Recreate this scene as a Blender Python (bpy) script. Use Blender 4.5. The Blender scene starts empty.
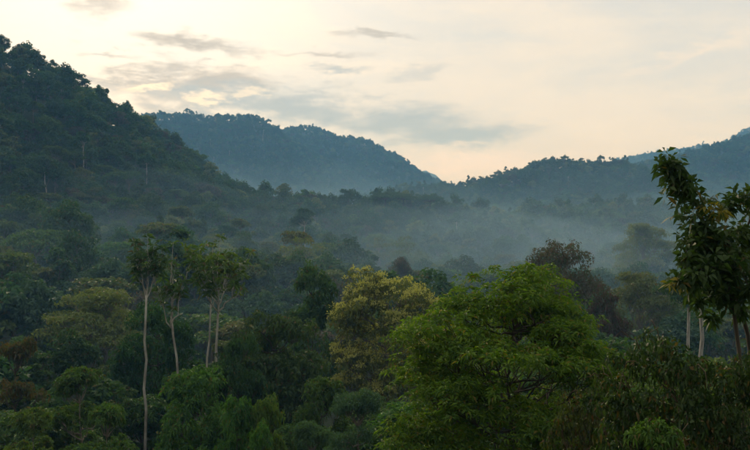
import bpy, math
import numpy as np
from mathutils import Vector

SC = bpy.context.scene
COL = SC.collection
RAD = math.radians
F = 720.0                                   # focal length in photograph pixels (750 wide)

def ray(px, py, Y):                         # a point of the place: Y metres ahead
    return np.array([(px - 375.0) / F * Y, Y, (225.0 - py) / F * Y])

# ------------------------------------------------------------------ camera
cam = bpy.data.cameras.new('camera')
cam.sensor_width = 36.0
cam.lens = 36.0 * F / 750.0
cam.clip_start = 0.1
cam.clip_end = 20000.0
cam_o = bpy.data.objects.new('camera', cam)
cam_o.location = (0, 0, 0)
cam_o.rotation_euler = (RAD(90), 0, 0)
COL.objects.link(cam_o)
SC.camera = cam_o

# ------------------------------------------------------------------ sun
SUN_AZ, SUN_EL = RAD(-21.0), RAD(25.0)      # behind the thin cloud over the steep hill
sun_dir = Vector((math.sin(SUN_AZ) * math.cos(SUN_EL), math.cos(SUN_AZ) * math.cos(SUN_EL), math.sin(SUN_EL)))
sl = bpy.data.lights.new('sun', 'SUN')
sl.energy = 1.5
sl.angle = RAD(30)
sl.color = (1.0, 0.86, 0.66)
so = bpy.data.objects.new('sun', sl)
so.rotation_euler = sun_dir.to_track_quat('Z', 'Y').to_euler()
so.location = (-200, 400, 300)
COL.objects.link(so)

# ------------------------------------------------------------------ node helper
class NT:
    def __init__(self, tree):
        self.t = tree
    def n(self, typ, **kw):
        nd = self.t.nodes.new(typ)
        for k, v in kw.items():
            setattr(nd, k, v)
        return nd
    def set(self, sock, v):
        if isinstance(v, bpy.types.NodeSocket):
            self.t.links.new(v, sock)
        else:
            sock.default_value = v
    def m(self, op, a, b=None, c=None, clamp=False):
        nd = self.n('ShaderNodeMath', operation=op, use_clamp=clamp)
        for i, v in enumerate((a, b, c)):
            if v is not None:
                self.set(nd.inputs[i], v)
        return nd.outputs[0]
    def mix(self, f, a, b, blend='MIX'):
        nd = self.n('ShaderNodeMix', data_type='RGBA', blend_type=blend)
        self.set(nd.inputs['Factor'], f)
        self.set(nd.inputs[6], a)
        self.set(nd.inputs[7], b)
        return nd.outputs[2]
    def ss(self, x, lo, hi):                # smoothstep
        nd = self.n('ShaderNodeMapRange', interpolation_type='SMOOTHSTEP')
        self.set(nd.inputs[0], x)
        nd.inputs[1].default_value = lo
        nd.inputs[2].default_value = hi
        return nd.outputs[0]
    def noise(self, vec, scale, detail=5, rough=0.55, dist=0.0):
        nd = self.n('ShaderNodeTexNoise')
        self.set(nd.inputs['Vector'], vec)
        nd.inputs['Scale'].default_value = scale
        nd.inputs['Detail'].default_value = detail
        nd.inputs['Roughness'].default_value = rough
        nd.inputs['Distortion'].default_value = dist
        return nd.outputs['Fac']

# ------------------------------------------------------------------ sky: Nishita under a thin veil of evening cloud
STR = 0.10
world = bpy.data.worlds.new('World')
SC.world = world
world.use_nodes = True
world.node_tree.nodes.clear()
w = NT(world.node_tree)
out = w.n('ShaderNodeOutputWorld')
bg = w.n('ShaderNodeBackground')
bg.inputs['Strength'].default_value = STR
w.t.links.new(bg.outputs[0], out.inputs['Surface'])
sky = w.n('ShaderNodeTexSky', sky_type='NISHITA')
sky.sun_disc = False
sky.sun_elevation = SUN_EL
sky.sun_rotation = SUN_AZ
sky.altitude = 1100
sky.dust_density = 2.0
tc = w.n('ShaderNodeTexCoord')
sep = w.n('ShaderNodeSeparateXYZ')
w.t.links.new(tc.outputs['Generated'], sep.inputs[0])
dx, dy, dz = sep.outputs
az = w.m('ARCTAN2', dx, dy)
el = w.m('ARCSINE', dz)
zz = w.m('MAXIMUM', w.m('ADD', dz, 0.10), 0.02)
cmb = w.n('ShaderNodeCombineXYZ')
w.set(cmb.inputs[0], w.m('DIVIDE', dx, zz))
w.set(cmb.inputs[1], w.m('DIVIDE', dy, zz))
plane = cmb.outputs[0]
cm2 = w.n('ShaderNodeCombineXYZ')           # flat bands: azimuth and elevation
w.set(cm2.inputs[0], az)
w.set(cm2.inputs[1], w.m('MULTIPLY', el, 3.2))
band = cm2.outputs[0]
n_big = w.noise(plane, 0.55, 5, 0.55, 0.4)
n_fine = w.noise(band, 11.0, 9, 0.66, 0.15)
n_mid = w.noise(band, 3.4, 7, 0.58, 0.5)
def C10(r, g, b):
    return (0.68 * r / STR, 0.68 * g / STR, 0.68 * b / STR, 1.0)
cream, blueg = C10(0.74, 0.675, 0.575), C10(0.60, 0.60, 0.575)
veil = w.mix(w.ss(n_mid, 0.38, 0.66), cream, blueg)
veil = w.mix(w.m('MULTIPLY', w.ss(n_fine, 0.45, 0.75), 0.30), veil, C10(0.88, 0.78, 0.62))
# light spreading through the cloud round the hidden sun
dp = w.n('ShaderNodeVectorMath', operation='DOT_PRODUCT')
w.t.links.new(tc.outputs['Generated'], dp.inputs[0])
dp.inputs[1].default_value = sun_dir
cosang = w.m('MAXIMUM', dp.outputs['Value'], 0.0)
glow = w.m('ADD', w.m('MULTIPLY', w.m('POWER', cosang, 26.0), 0.42), w.m('MULTIPLY', w.m('POWER', cosang, 7.0), 0.07))
gcol = w.n('ShaderNodeVectorMath', operation='SCALE')
gcol.inputs[0].default_value = (0.68 / STR, 0.645 / STR, 0.58 / STR)
w.set(gcol.inputs['Scale'], glow)
veil = w.mix(1.0, veil, gcol.outputs[0], 'ADD')
# grey banks of cloud: (px, py, half width px, half height px, weight, edge noise)
wn = w.n('ShaderNodeTexNoise')
w.t.links.new(band, wn.inputs['Vector'])
wn.inputs['Scale'].default_value = 22.0
wn.inputs['Detail'].default_value = 7
wn.inputs['Roughness'].default_value = 0.62
wsep = w.n('ShaderNodeSeparateColor')
w.t.links.new(wn.outputs['Color'], wsep.inputs[0])
az_w = w.m('ADD', az, w.m('MULTIPLY', w.m('SUBTRACT', wsep.outputs[0], 0.5), 0.11))
el_w = w.m('ADD', el, w.m('MULTIPLY', w.m('SUBTRACT', wsep.outputs[1], 0.5), 0.045))
def cloud(colr, px, py, sx, sy, wt, tilt=0.0, rag=1.5, colour=(0.50, 0.455, 0.385)):
    u0 = math.atan((px - 375) / F)
    v0 = math.atan((225 - py) / math.hypot(F, px - 375))
    a = w.m('SUBTRACT', az_w, u0)
    b = w.m('SUBTRACT', w.m('SUBTRACT', el_w, v0), w.m('MULTIPLY', a, tilt))
    a = w.m('DIVIDE', a, sx / F)
    b = w.m('DIVIDE', b, sy / F)
    d = w.m('SQRT', w.m('ADD', w.m('MULTIPLY', a, a), w.m('MULTIPLY', b, b)))
    v = w.m('SUBTRACT', w.m('ADD', 1.0, w.m('MULTIPLY', w.m('SUBTRACT', n_fine, 0.5), rag * 2)), d)
    f = w.m('MULTIPLY', w.ss(v, -0.2, 0.9), wt)
    return w.mix(f, colr, C10(*colour))
tan_, slate = (0.45, 0.41, 0.35), (0.38, 0.425, 0.45)
gold = (1.15, 0.98, 0.70)
veil = cloud(veil, 192, 42, 60, 10, 0.95, -0.08, 0.7, tan_)
veil = cloud(veil, 205, 47, 50, 7, 0.6, -0.06, 1.0, tan_)
veil = cloud(veil, 108, 55, 30, 5, 0.7, 0.1, 1.2, tan_)
veil = cloud(veil, 95, 3, 42, 15, 0.75, 0.0, 1.2, tan_)
veil = cloud(veil, 165, 92, 75, 34, 0.7, 0.0, 2.2, tan_)
veil = cloud(veil, 225, 80, 80, 14, 0.9, 0.0, 1.4, tan_)
veil = cloud(veil, 150, 80, 40, 8, 0.8, 0.0, 1.4, tan_)
veil = cloud(veil, 270, 106, 125, 24, 0.95, -0.06, 1.6, slate)
veil = cloud(veil, 400, 122, 125, 22, 0.95, -0.10, 1.1, slate)
veil = cloud(veil, 455, 136, 80, 12, 0.9, 0.05, 1.0, slate)
veil = cloud(veil, 150, 88, 26, 5, 0.8, 0.2, 1.6, gold)
veil = cloud(veil, 205, 100, 26, 5, 0.7, 0.1, 1.8, gold)
veil = cloud(veil, 255, 92, 18, 4, 0.5, 0.1, 1.8, gold)
veil = cloud(veil, 378, 34, 44, 4.5, 0.75, 0.0, 0.7, tan_)
veil = cloud(veil, 330, 54, 50, 5, 0.7, 0.0, 0.7, tan_)
veil = cloud(veil, 338, 68, 36, 5.5, 0.75, 0.0, 0.7, slate)
veil = cloud(veil, 425, 72, 40, 7, 0.45, 0.2, 1.0, slate)
veil = cloud(veil, 690, 55, 70, 7, 0.4, 0.28, 1.0, (0.92, 0.76, 0.58))
veil = cloud(veil, 470, 163, 130, 14, 0.55, 0.0, 1.0, (0.95, 0.80, 0.68))
# the veil is thick along the slanting view near the horizon and thin overhead
thick = w.m('SUBTRACT', 0.97, w.m('MULTIPLY', w.ss(w.m('ADD', dz, w.m('MULTIPLY', w.m('SUBTRACT', n_big, 0.5), 0.5)), 0.25, 0.9), 0.22))
final = w.mix(thick, sky.outputs[0], veil)
w.t.links.new(final, bg.inputs['Color'])

# ------------------------------------------------------------------ render settings
SC.view_settings.view_transform = 'Standard'
SC.view_settings.look = 'None'
SC.view_settings.exposure = 0.87
SC.view_settings.gamma = 1.0
SC.view_settings.use_curve_mapping = False
SC.render.engine = 'CYCLES'
cy = SC.cycles
cy.max_bounces = 6
cy.diffuse_bounces = 2
cy.glossy_bounces = 1
cy.transmission_bounces = 3
cy.transparent_max_bounces = 8
cy.volume_bounces = 1
cy.use_denoising = True
try:
    cy.denoiser = 'OPENIMAGEDENOISE'
    cy.denoising_input_passes = 'RGB_ALBEDO_NORMAL'
except Exception:
    pass
cy.caustics_reflective = False
cy.caustics_refractive = False

# ------------------------------------------------------------------ materials
def new_mat(name):
    m = bpy.data.materials.new(name)
    m.use_nodes = True
    m.node_tree.nodes.clear()
    return m, NT(m.node_tree)

def leaf_mat(name, ca, cb, cc=None, pc=0.12, rough=0.62, trans=0.30, vary=0.35):
    """ca..cb: spread of leaf colours over single leaves; cc: odd old leaves, a share pc of them"""
    m, t = new_mat(name)
    o = t.n('ShaderNodeOutputMaterial')
    gi = t.n('ShaderNodeNewGeometry')
    oi = t.n('ShaderNodeObjectInfo')
    r = gi.outputs['Random Per Island']
    c = t.mix(r, (*ca, 1), (*cb, 1))
    if cc:
        r2 = t.m('FRACT', t.m('MULTIPLY', r, 17.31))
        c = t.mix(t.m('LESS_THAN', r2, pc), c, (*cc, 1))
    hv = t.n('ShaderNodeHueSaturation')
    t.set(hv.inputs['Hue'], t.m('ADD', 0.48, t.m('MULTIPLY', oi.outputs['Random'], 0.05)))
    r3 = t.m('FRACT', t.m('MULTIPLY', oi.outputs['Random'], 7.77))
    t.set(hv.inputs['Value'], t.m('ADD', 1.0 - vary / 2, t.m('MULTIPLY', r3, vary)))
    t.set(hv.inputs['Color'], c)
    p = t.n('ShaderNodeBsdfPrincipled')
    t.set(p.inputs['Base Color'], hv.outputs[0])
    p.inputs['Roughness'].default_value = rough
    p.inputs['Specular IOR Level'].default_value = 0.22
    tr = t.n('ShaderNodeBsdfTranslucent')
    t.set(tr.inputs['Color'], t.mix(1.0, hv.outputs[0], (1.5, 1.65, 0.6, 1), 'MULTIPLY'))
    mx = t.n('ShaderNodeMixShader')
    mx.inputs[0].default_value = trans
    t.t.links.new(p.outputs[0], mx.inputs[1])
    t.t.links.new(tr.outputs[0], mx.inputs[2])
    t.t.links.new(mx.outputs[0], o.inputs['Surface'])
    return m

def bark_mat(name, ca, cb, scale=3.0):
    m, t = new_mat(name)
    o = t.n('ShaderNodeOutputMaterial')
    c = t.n('ShaderNodeTexCoord')
    mp = t.n('ShaderNodeMapping')
    mp.inputs['Scale'].default_value = (1, 1, 0.35)
    t.t.links.new(c.outputs['Object'], mp.inputs[0])
    n1 = t.noise(mp.outputs[0], scale, 6, 0.65)
    p = t.n('ShaderNodeBsdfPrincipled')
    t.set(p.inputs['Base Color'], t.mix(t.ss(n1, 0.35, 0.65), (*ca, 1), (*cb, 1)))
    p.inputs['Roughness'].default_value = 0.9
    b = t.n('ShaderNodeBump')
    b.inputs['Strength'].default_value = 0.5
    t.set(b.inputs['Height'], n1)
    t.t.links.new(b.outputs[0], p.inputs['Normal'])
    t.t.links.new(p.outputs[0], o.inputs['Surface'])
    return m

M = {}
M['deep'] = leaf_mat('deep_green_leaf', (0.025, 0.062, 0.020), (0.056, 0.106, 0.030), (0.09, 0.075, 0.03), 0.04)
M['mid'] = leaf_mat('mid_green_leaf', (0.040, 0.088, 0.018), (0.088, 0.148, 0.030), (0.11, 0.09, 0.03), 0.05)
M['olive'] = leaf_mat('olive_leaf', (0.060, 0.084, 0.030), (0.112, 0.138, 0.046), (0.12, 0.085, 0.035), 0.08)
M['pale'] = leaf_mat('pale_green_leaf', (0.080, 0.115, 0.035), (0.125, 0.165, 0.050), (0.15, 0.13, 0.05), 0.06)
M['bright'] = leaf_mat('bright_green_leaf', (0.048, 0.098, 0.010), (0.145, 0.200, 0.020), (0.16, 0.12, 0.025), 0.05, trans=0.40, vary=0.0)
M['blueg'] = leaf_mat('blue_green_leaf', (0.038, 0.085, 0.045), (0.060, 0.115, 0.058))
M['rust'] = leaf_mat('rust_leaf', (0.075, 0.050, 0.035), (0.110, 0.060, 0.045), (0.06, 0.075, 0.03), 0.35)
M['plum'] = leaf_mat('plum_leaf', (0.070, 0.058, 0.044), (0.092, 0.068, 0.052), (0.05, 0.07, 0.035), 0.40)
M['vine'] = leaf_mat('vine_leaf', (0.014, 0.030, 0.011), (0.056, 0.082, 0.022), (0.095, 0.056, 0.024), 0.07, rough=0.5, vary=0.1)
M['column'] = leaf_mat('climber_leaf', (0.018, 0.046, 0.012), (0.046, 0.088, 0.020), (0.10, 0.08, 0.02), 0.03, rough=0.5)
M['yellowleaf'] = leaf_mat('yellow_leaf', (0.16, 0.13, 0.02), (0.22, 0.15, 0.03))
M['brownleaf'] = leaf_mat('autumn_leaf', (0.075, 0.062, 0.022), (0.105, 0.072, 0.026), (0.05, 0.07, 0.02), 0.4)
M['blossom'] = leaf_mat('blossom', (0.34, 0.335, 0.10), (0.46, 0.44, 0.15), rough=0.7, trans=0.25, vary=0.1)
M['bark_pale'] = bark_mat('pale_bark', (0.42, 0.40, 0.35), (0.22, 0.20, 0.17), 2.0)
M['bark_grey'] = bark_mat('grey_bark', (0.20, 0.17, 0.13), (0.10, 0.085, 0.065))
M['bark_dark'] = bark_mat('dark_bark', (0.075, 0.058, 0.042), (0.035, 0.028, 0.02))
M['bark_tan'] = bark_mat('tan_bark', (0.12, 0.08, 0.05), (0.06, 0.04, 0.026))

# forest floor
gm, t = new_mat('forest_floor')
o = t.n('ShaderNodeOutputMaterial')
c = t.n('ShaderNodeTexCoord')
n1 = t.noise(c.outputs['Object'], 0.06, 8, 0.65)
n2 = t.noise(c.outputs['Object'], 0.9, 5, 0.6)
p = t.n('ShaderNodeBsdfPrincipled')
cl = t.mix(t.ss(n1, 0.35, 0.65), (0.026, 0.048, 0.018, 1), (0.048, 0.070, 0.026, 1))
cl = t.mix(t.m('MULTIPLY', t.ss(n2, 0.5, 0.7), 0.5), cl, (0.045, 0.036, 0.022, 1))
t.set(p.inputs['Base Color'], cl)
p.inputs['Roughness'].default_value = 0.95
b = t.n('ShaderNodeBump')
b.inputs['Strength'].default_value = 0.8
b.inputs['Distance'].default_value = 0.6
t.set(b.inputs['Height'], n2)
t.t.links.new(b.outputs[0], p.inputs['Normal'])
t.t.links.new(p.outputs[0], o.inputs['Surface'])
M['ground'] = gm

# ------------------------------------------------------------------ terrain
TREE = 18.0
def crest(pts, L, power=1.4, sub=TREE):
    a = np.array([ray(*q) for q in pts])
    a[:, 2] -= sub
    return a, L, power
HILLS = [
    crest([(-420, -70, 470), (-260, -50, 500), (-120, -10, 515), (0, 46, 530), (40, 68, 550), (80, 93, 575), (110, 114, 600), (140, 128, 630), (160, 148, 650), (190, 176, 680), (220, 200, 710)], [200, 190, 172, 150, 140, 126, 116, 106, 98, 86, 72]),
    crest([(20, 150, 1800), (100, 130, 1850), (150, 120, 1880), (180, 117, 1900), (215, 116, 1920), (248, 122, 1940), (266, 136, 1960), (280, 152, 1980)], 280),
    crest([(255, 142, 2320), (275, 130, 2310), (290, 124, 2300), (315, 119, 2300), (340, 132, 2290), (370, 160, 2250), (400, 183, 2200), (430, 200, 2150)], 330),
    crest([(410, 196, 1260), (440, 175, 1230), (470, 168, 1200), (500, 165, 1180), (540, 162, 1180), (580, 162, 1180), (610, 164, 1180), (640, 171, 1200), (690, 184, 1220), (760, 196, 1250)], 190),
    crest([(640, 184, 1700), (665, 168, 1700), (690, 155, 1700), (720, 147, 1700), (750, 138, 1700), (830, 118, 1700), (950, 105, 1700)], 380),
    crest([(585, 180, 2900), (612, 167, 2900), (650, 153, 2900), (690, 145, 2900), (720, 140, 2900), (750, 132, 2900), (850, 112, 2900), (1000, 120, 2900)], 450),
    crest([(400, 182, 4300), (418, 170, 4300), (426, 167, 4300), (434, 172, 4300), (448, 186, 4300)], 200, 1.2, 0),
    crest([(60, 206, 540), (150, 204, 560), (200, 199, 575), (260, 194, 590), (350, 197, 600), (400, 195, 600), (440, 199, 600), (500, 204, 600), (560, 208, 610), (620, 209, 620), (700, 208, 640), (800, 200, 650), (950, 190, 680)], 125, 1.7),
]
BASE_Y = [-400, -60, 0, 10, 20, 35, 60, 90, 130, 200, 300, 450, 800, 1300, 2000, 3000, 6000]
BASE_Z = [230, 34, -1.9, -6, -10, -16, -27, -34, -38.5, -40, -40, -40, -38, -20, 0, 20, 20]  # unseen slope behind the camera is raised to block sky light from there
_r = np.random.default_rng(5)
_W = [(a, b, c, d) for a, b, c, d in zip(_r.uniform(0, 2 * np.pi, 26), np.geomspace(900, 45, 26), _r.uniform(0, 6.28, 26), _r.uniform(0.6, 1.2, 26))]

def ground_z(x, y):
    x = np.asarray(x, float); y = np.asarray(y, float)
    base = np.interp(y, BASE_Y, BASE_Z)
    acc = np.zeros_like(base)
    for a, L, pw in HILLS:
        best = np.zeros_like(base)
        for i in range(len(a) - 1):
            p0, p1 = a[i], a[i + 1]
            ex, ey = p1[0] - p0[0], p1[1] - p0[1]
            tt = np.clip(((x - p0[0]) * ex + (y - p0[1]) * ey) / (ex * ex + ey * ey), 0, 1)
            d = np.hypot(x - p0[0] - tt * ex, y - p0[1] - tt * ey)
            zc = p0[2] + tt * (p1[2] - p0[2])
            Ls = L[i] + tt * (L[i + 1] - L[i]) if isinstance(L, list) else L
            best = np.maximum(best, np.maximum(zc - base, 0) * np.exp(-(d / Ls) ** pw))
        acc += best ** 4
    acc = acc ** 0.25 * np.clip((y - 90) / 160, 0, 1)
    nz = np.zeros_like(base)
    for ang, wl, ph, am in _W:
        nz += am * 0.016 * wl ** 0.85 * np.sin((x * math.cos(ang) + y * math.sin(ang)) * 2 * np.pi / wl + ph)
    amp = np.interp(y, [-400, 60, 140, 400, 1000, 6000], [0.25, 0.12, 0.25, 0.8, 1.2, 2.0])
    return base + acc + nz * amp

def link(o, parent=None):
    COL.objects.link(o)
    if parent:
        o.parent = parent
    return o

def mesh_from(name, V, T, mats, mi=None, smooth=False):
    """V (n,3) vertices; T (k,3) triangles"""
    me = bpy.data.meshes.new(name)
    V = np.ascontiguousarray(V, np.float32); T = np.ascontiguousarray(T, np.int32)
    me.vertices.add(len(V)); me.vertices.foreach_set('co', V.ravel())
    me.loops.add(T.size); me.loops.foreach_set('vertex_index', T.ravel())
    me.polygons.add(len(T))
    me.polygons.foreach_set('loop_start', np.arange(0, T.size, 3, dtype=np.int32))
    for m in mats:
        me.materials.append(m)
    if mi is not None:
        me.polygons.foreach_set('material_index', np.ascontiguousarray(mi, np.int32))
    if smooth:
        me.polygons.foreach_set('use_smooth', np.ones(len(T), bool))
    me.update(calc_edges=True)
    me.validate()
    return me

ys = np.concatenate([np.linspace(-400, -20, 20), np.linspace(0, 300, 100), np.geomspace(305, 5600, 190)])
us = np.linspace(-1, 1, 221)
us = np.sign(us) * (0.35 * np.abs(us) + 0.65 * np.abs(us) ** 2.2)
gx = us[None, :] * np.interp(ys, [-400, 0, 600, 5600], [500, 600, 1500, 4400])[:, None]
gy = np.repeat(ys[:, None], gx.shape[1], 1)
gz = ground_z(gx, gy)
V = np.stack([gx, gy, gz], -1).reshape(-1, 3)
nr, nc = gx.shape
i0 = (np.arange(nr - 1)[:, None] * nc + np.arange(nc - 1)[None]).ravel()
T = np.concatenate([np.stack([i0, i0 + 1, i0 + nc + 1], 1), np.stack([i0, i0 + nc + 1, i0 + nc], 1)])
g = link(bpy.data.objects.new('terrain', mesh_from('terrain', V, T, [M['ground']], smooth=True)))
g['kind'] = 'structure'
GZ_MIN, GZ_MAX = float(gz.min()), float(gz.max())

# ------------------------------------------------------------------ tree geometry
def unit(v):
    return v / np.maximum(np.linalg.norm(v, axis=-1, keepdims=True), 1e-9)

class Geo:
    def __init__(self):
        self.v, self.t, self.n = [], [], 0
    def add(self, V, T):
        self.v.append(np.asarray(V, float)); self.t.append(np.asarray(T, int) + self.n); self.n += len(V)
    def arr(self):
        if not self.v:
            return np.zeros((0, 3)), np.zeros((0, 3), int)
        return np.concatenate(self.v), np.concatenate(self.t)

def tube(g, pts, rad, sides=6):
    pts = np.asarray(pts, float); rad = np.asarray(rad, float)
    n = len(pts)
    tg = unit(np.gradient(pts, axis=0))
    ref = np.array([0.31, 0.95, 0.05])
    s = unit(np.cross(tg, ref)); b = np.cross(tg, s)
    an = np.arange(sides) * 2 * np.pi / sides
    ring = s[:, None] * np.cos(an)[None, :, None] + b[:, None] * np.sin(an)[None, :, None]
    V = (pts[:, None] + ring * rad[:, None, None]).reshape(-1, 3)
    V = np.concatenate([V, pts[-1:]])
    T = []
    for i in range(n - 1):
        for k in range(sides):
            a, c = i * sides + k, i * sides + (k + 1) % sides
            T += [(a, c, c + sides), (a, c + sides, a + sides)]
    for k in range(sides):
        T.append(((n - 1) * sides + k, (n - 1) * sides + (k + 1) % sides, n * sides))
    g.add(V, T)

def bend(rng, p0, p1, n=6, sag=0.0, wob=0.05, up=0.0):
    """a limb from p0 to p1: bulging up by `up`, hanging by `sag`, with crooks"""
    p0 = np.asarray(p0, float); p1 = np.asarray(p1, float)
    s = np.linspace(0, 1, n)[:, None]
    L = np.linalg.norm(p1 - p0)
    P = p0 + (p1 - p0) * s
    P[:, 2] += (up - sag) * L * np.sin(np.pi * s[:, 0])
    k = rng.normal(0, wob * L, (n, 3)) * np.sin(np.pi * s)
    return P + k

def add_leaves(g, base, d, nrm, L, W, fold=0.18, curl=0.2):
    n = len(base)
    d = unit(d)
    side = unit(np.cross(d, nrm)); nrm = np.cross(side, d)
    L = np.broadcast_to(L, (n,))[:, None]; W = np.broadcast_to(W, (n,))[:, None]
    midp = base + d * L * 0.45
    a = midp + side * W * 0.5 + nrm * W * fold
    b = midp - side * W * 0.5 + nrm * W * fold
    tip = base + d * L - np.array([0, 0, 1.0]) * curl * L
    V = np.stack([base, a, tip, b], 1).reshape(-1, 3)
    i = np.arange(n)[:, None] * 4
    T = np.concatenate([i + [0, 1, 2], i + [0, 2, 3]], 0)
    g.add(V, T)

def ball_dirs(rng, n, zmin=-0.35):
    z = rng.uniform(zmin, 1, n); a = rng.uniform(0, 2 * np.pi, n)
    r = np.sqrt(1 - z * z)
    return np.stack([r * np.cos(a), r * np.sin(a), z], 1)

def scatter_leaves(g, rng, cen, rad, flat, per, L, W, droop=0.25, zmin=-0.35, curl=0.2, spread=0.6):
    """leaves over the upper shells of clumps; cen (k,3), rad (k,)"""
    k = len(cen)
    u = ball_dirs(rng, k * per, zmin)
    c = np.repeat(cen, per, 0); r = np.repeat(rad, per)
    rr = r * (0.5 + 0.5 * np.sqrt(rng.random(k * per)))
    p = c + u * rr[:, None] * np.array([1, 1, flat])
    d = rng.normal(0, 1, u.shape)           # leaves lie along the surface of the clump, tips a little outward and down
    d = unit(d - (d * u).sum(1, keepdims=True) * u * 0.85) + u * 0.22
    d[:, 2] -= droop
    nn = u + rng.normal(0, 0.38, u.shape) + np.array([0, 0, 0.45])
    s = rng.uniform(0.7, 1.3, k * per)
    add_leaves(g, p, d, nn, L * s, W * s, curl=curl)

def whorls(g, rng, cen, axis, k, L, W, rise=0.25, curl=0.45):
    """rosettes of long hanging leaves at twig ends"""
    n = len(cen)
    axis = unit(axis)
    s = unit(np.cross(axis, rng.normal(0, 1, axis.shape))); b = np.cross(axis, s)
    an = (np.arange(k)[None] * 2.4 + rng.uniform(0, 6.28, (n, 1))) + rng.normal(0, 0.15, (n, k))
    d = s[:, None] * np.cos(an)[..., None] + b[:, None] * np.sin(an)[..., None] + axis[:, None] * (rise + rng.normal(0, 0.3, (n, k)))[..., None]
    base = np.repeat(cen[:, None], k, 1) + d * 0.05
    sc = rng.uniform(0.7, 1.25, (n, k))
    nn = np.repeat(axis[:, None], k, 1) + rng.normal(0, 0.25, d.shape) + np.array([0, 0, 0.4])
    add_leaves(g, base.reshape(-1, 3), d.reshape(-1, 3), nn.reshape(-1, 3), (L * sc).ravel(), (W * sc).ravel(), curl=curl)

def lobes_for(rng, mode, n, R, z0, z1, low=-0.25, lsz=(0.26, 0.42)):
    """centres and radii of the big boughs of foliage in a crown of radius R between z0 and z1"""
    hz = z1 - z0
    C, r = [], []
    for i in range(n):
        if mode == 'dome':
            u = ball_dirs(rng, 1, low)[0]
            lr = R * rng.uniform(*lsz)
            f = rng.uniform(0.72, 1.06)
            C.append([u[0] * (R - lr * 0.7) * f, u[1] * (R - lr * 0.7) * f, z0 + hz * 0.42 + u[2] * max(hz * 0.58 - lr * 0.6, 0.1) * f])
        elif mode == 'umbrella':
            a = rng.uniform(0, 6.28); q = math.sqrt(rng.random())
            lr = R * rng.uniform(0.20, 0.34)
            C.append([math.cos(a) * q * (R - lr * 0.5), math.sin(a) * q * (R - lr * 0.5), z1 - hz * (0.25 + 0.45 * q * q + rng.uniform(0, 0.25))])
        elif mode == 'layered':
            k = rng.integers(0, 4)
            a = rng.uniform(0, 6.28); q = math.sqrt(rng.random())
            Rk = R * [0.95, 1.0, 0.8, 0.45][k]
            lr = R * rng.uniform(0.22, 0.34)
            C.append([math.cos(a) * q * (Rk - lr * 0.4), math.sin(a) * q * (Rk - lr * 0.4), z0 + hz * (0.12 + 0.25 * k + rng.uniform(-0.06, 0.06))])
        elif mode == 'cone':
            s = rng.random() ** 1.3
            a = rng.uniform(0, 6.28)
            Rk = R * (1 - s) ** 0.75
            lr = R * rng.uniform(0.26, 0.38) * (1 - 0.45 * s)
            C.append([math.cos(a) * Rk * 0.75, math.sin(a) * Rk * 0.75, z0 + hz * (0.05 + 0.9 * s)])
        r.append(lr)
    return np.array(C), np.array(r)

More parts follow.
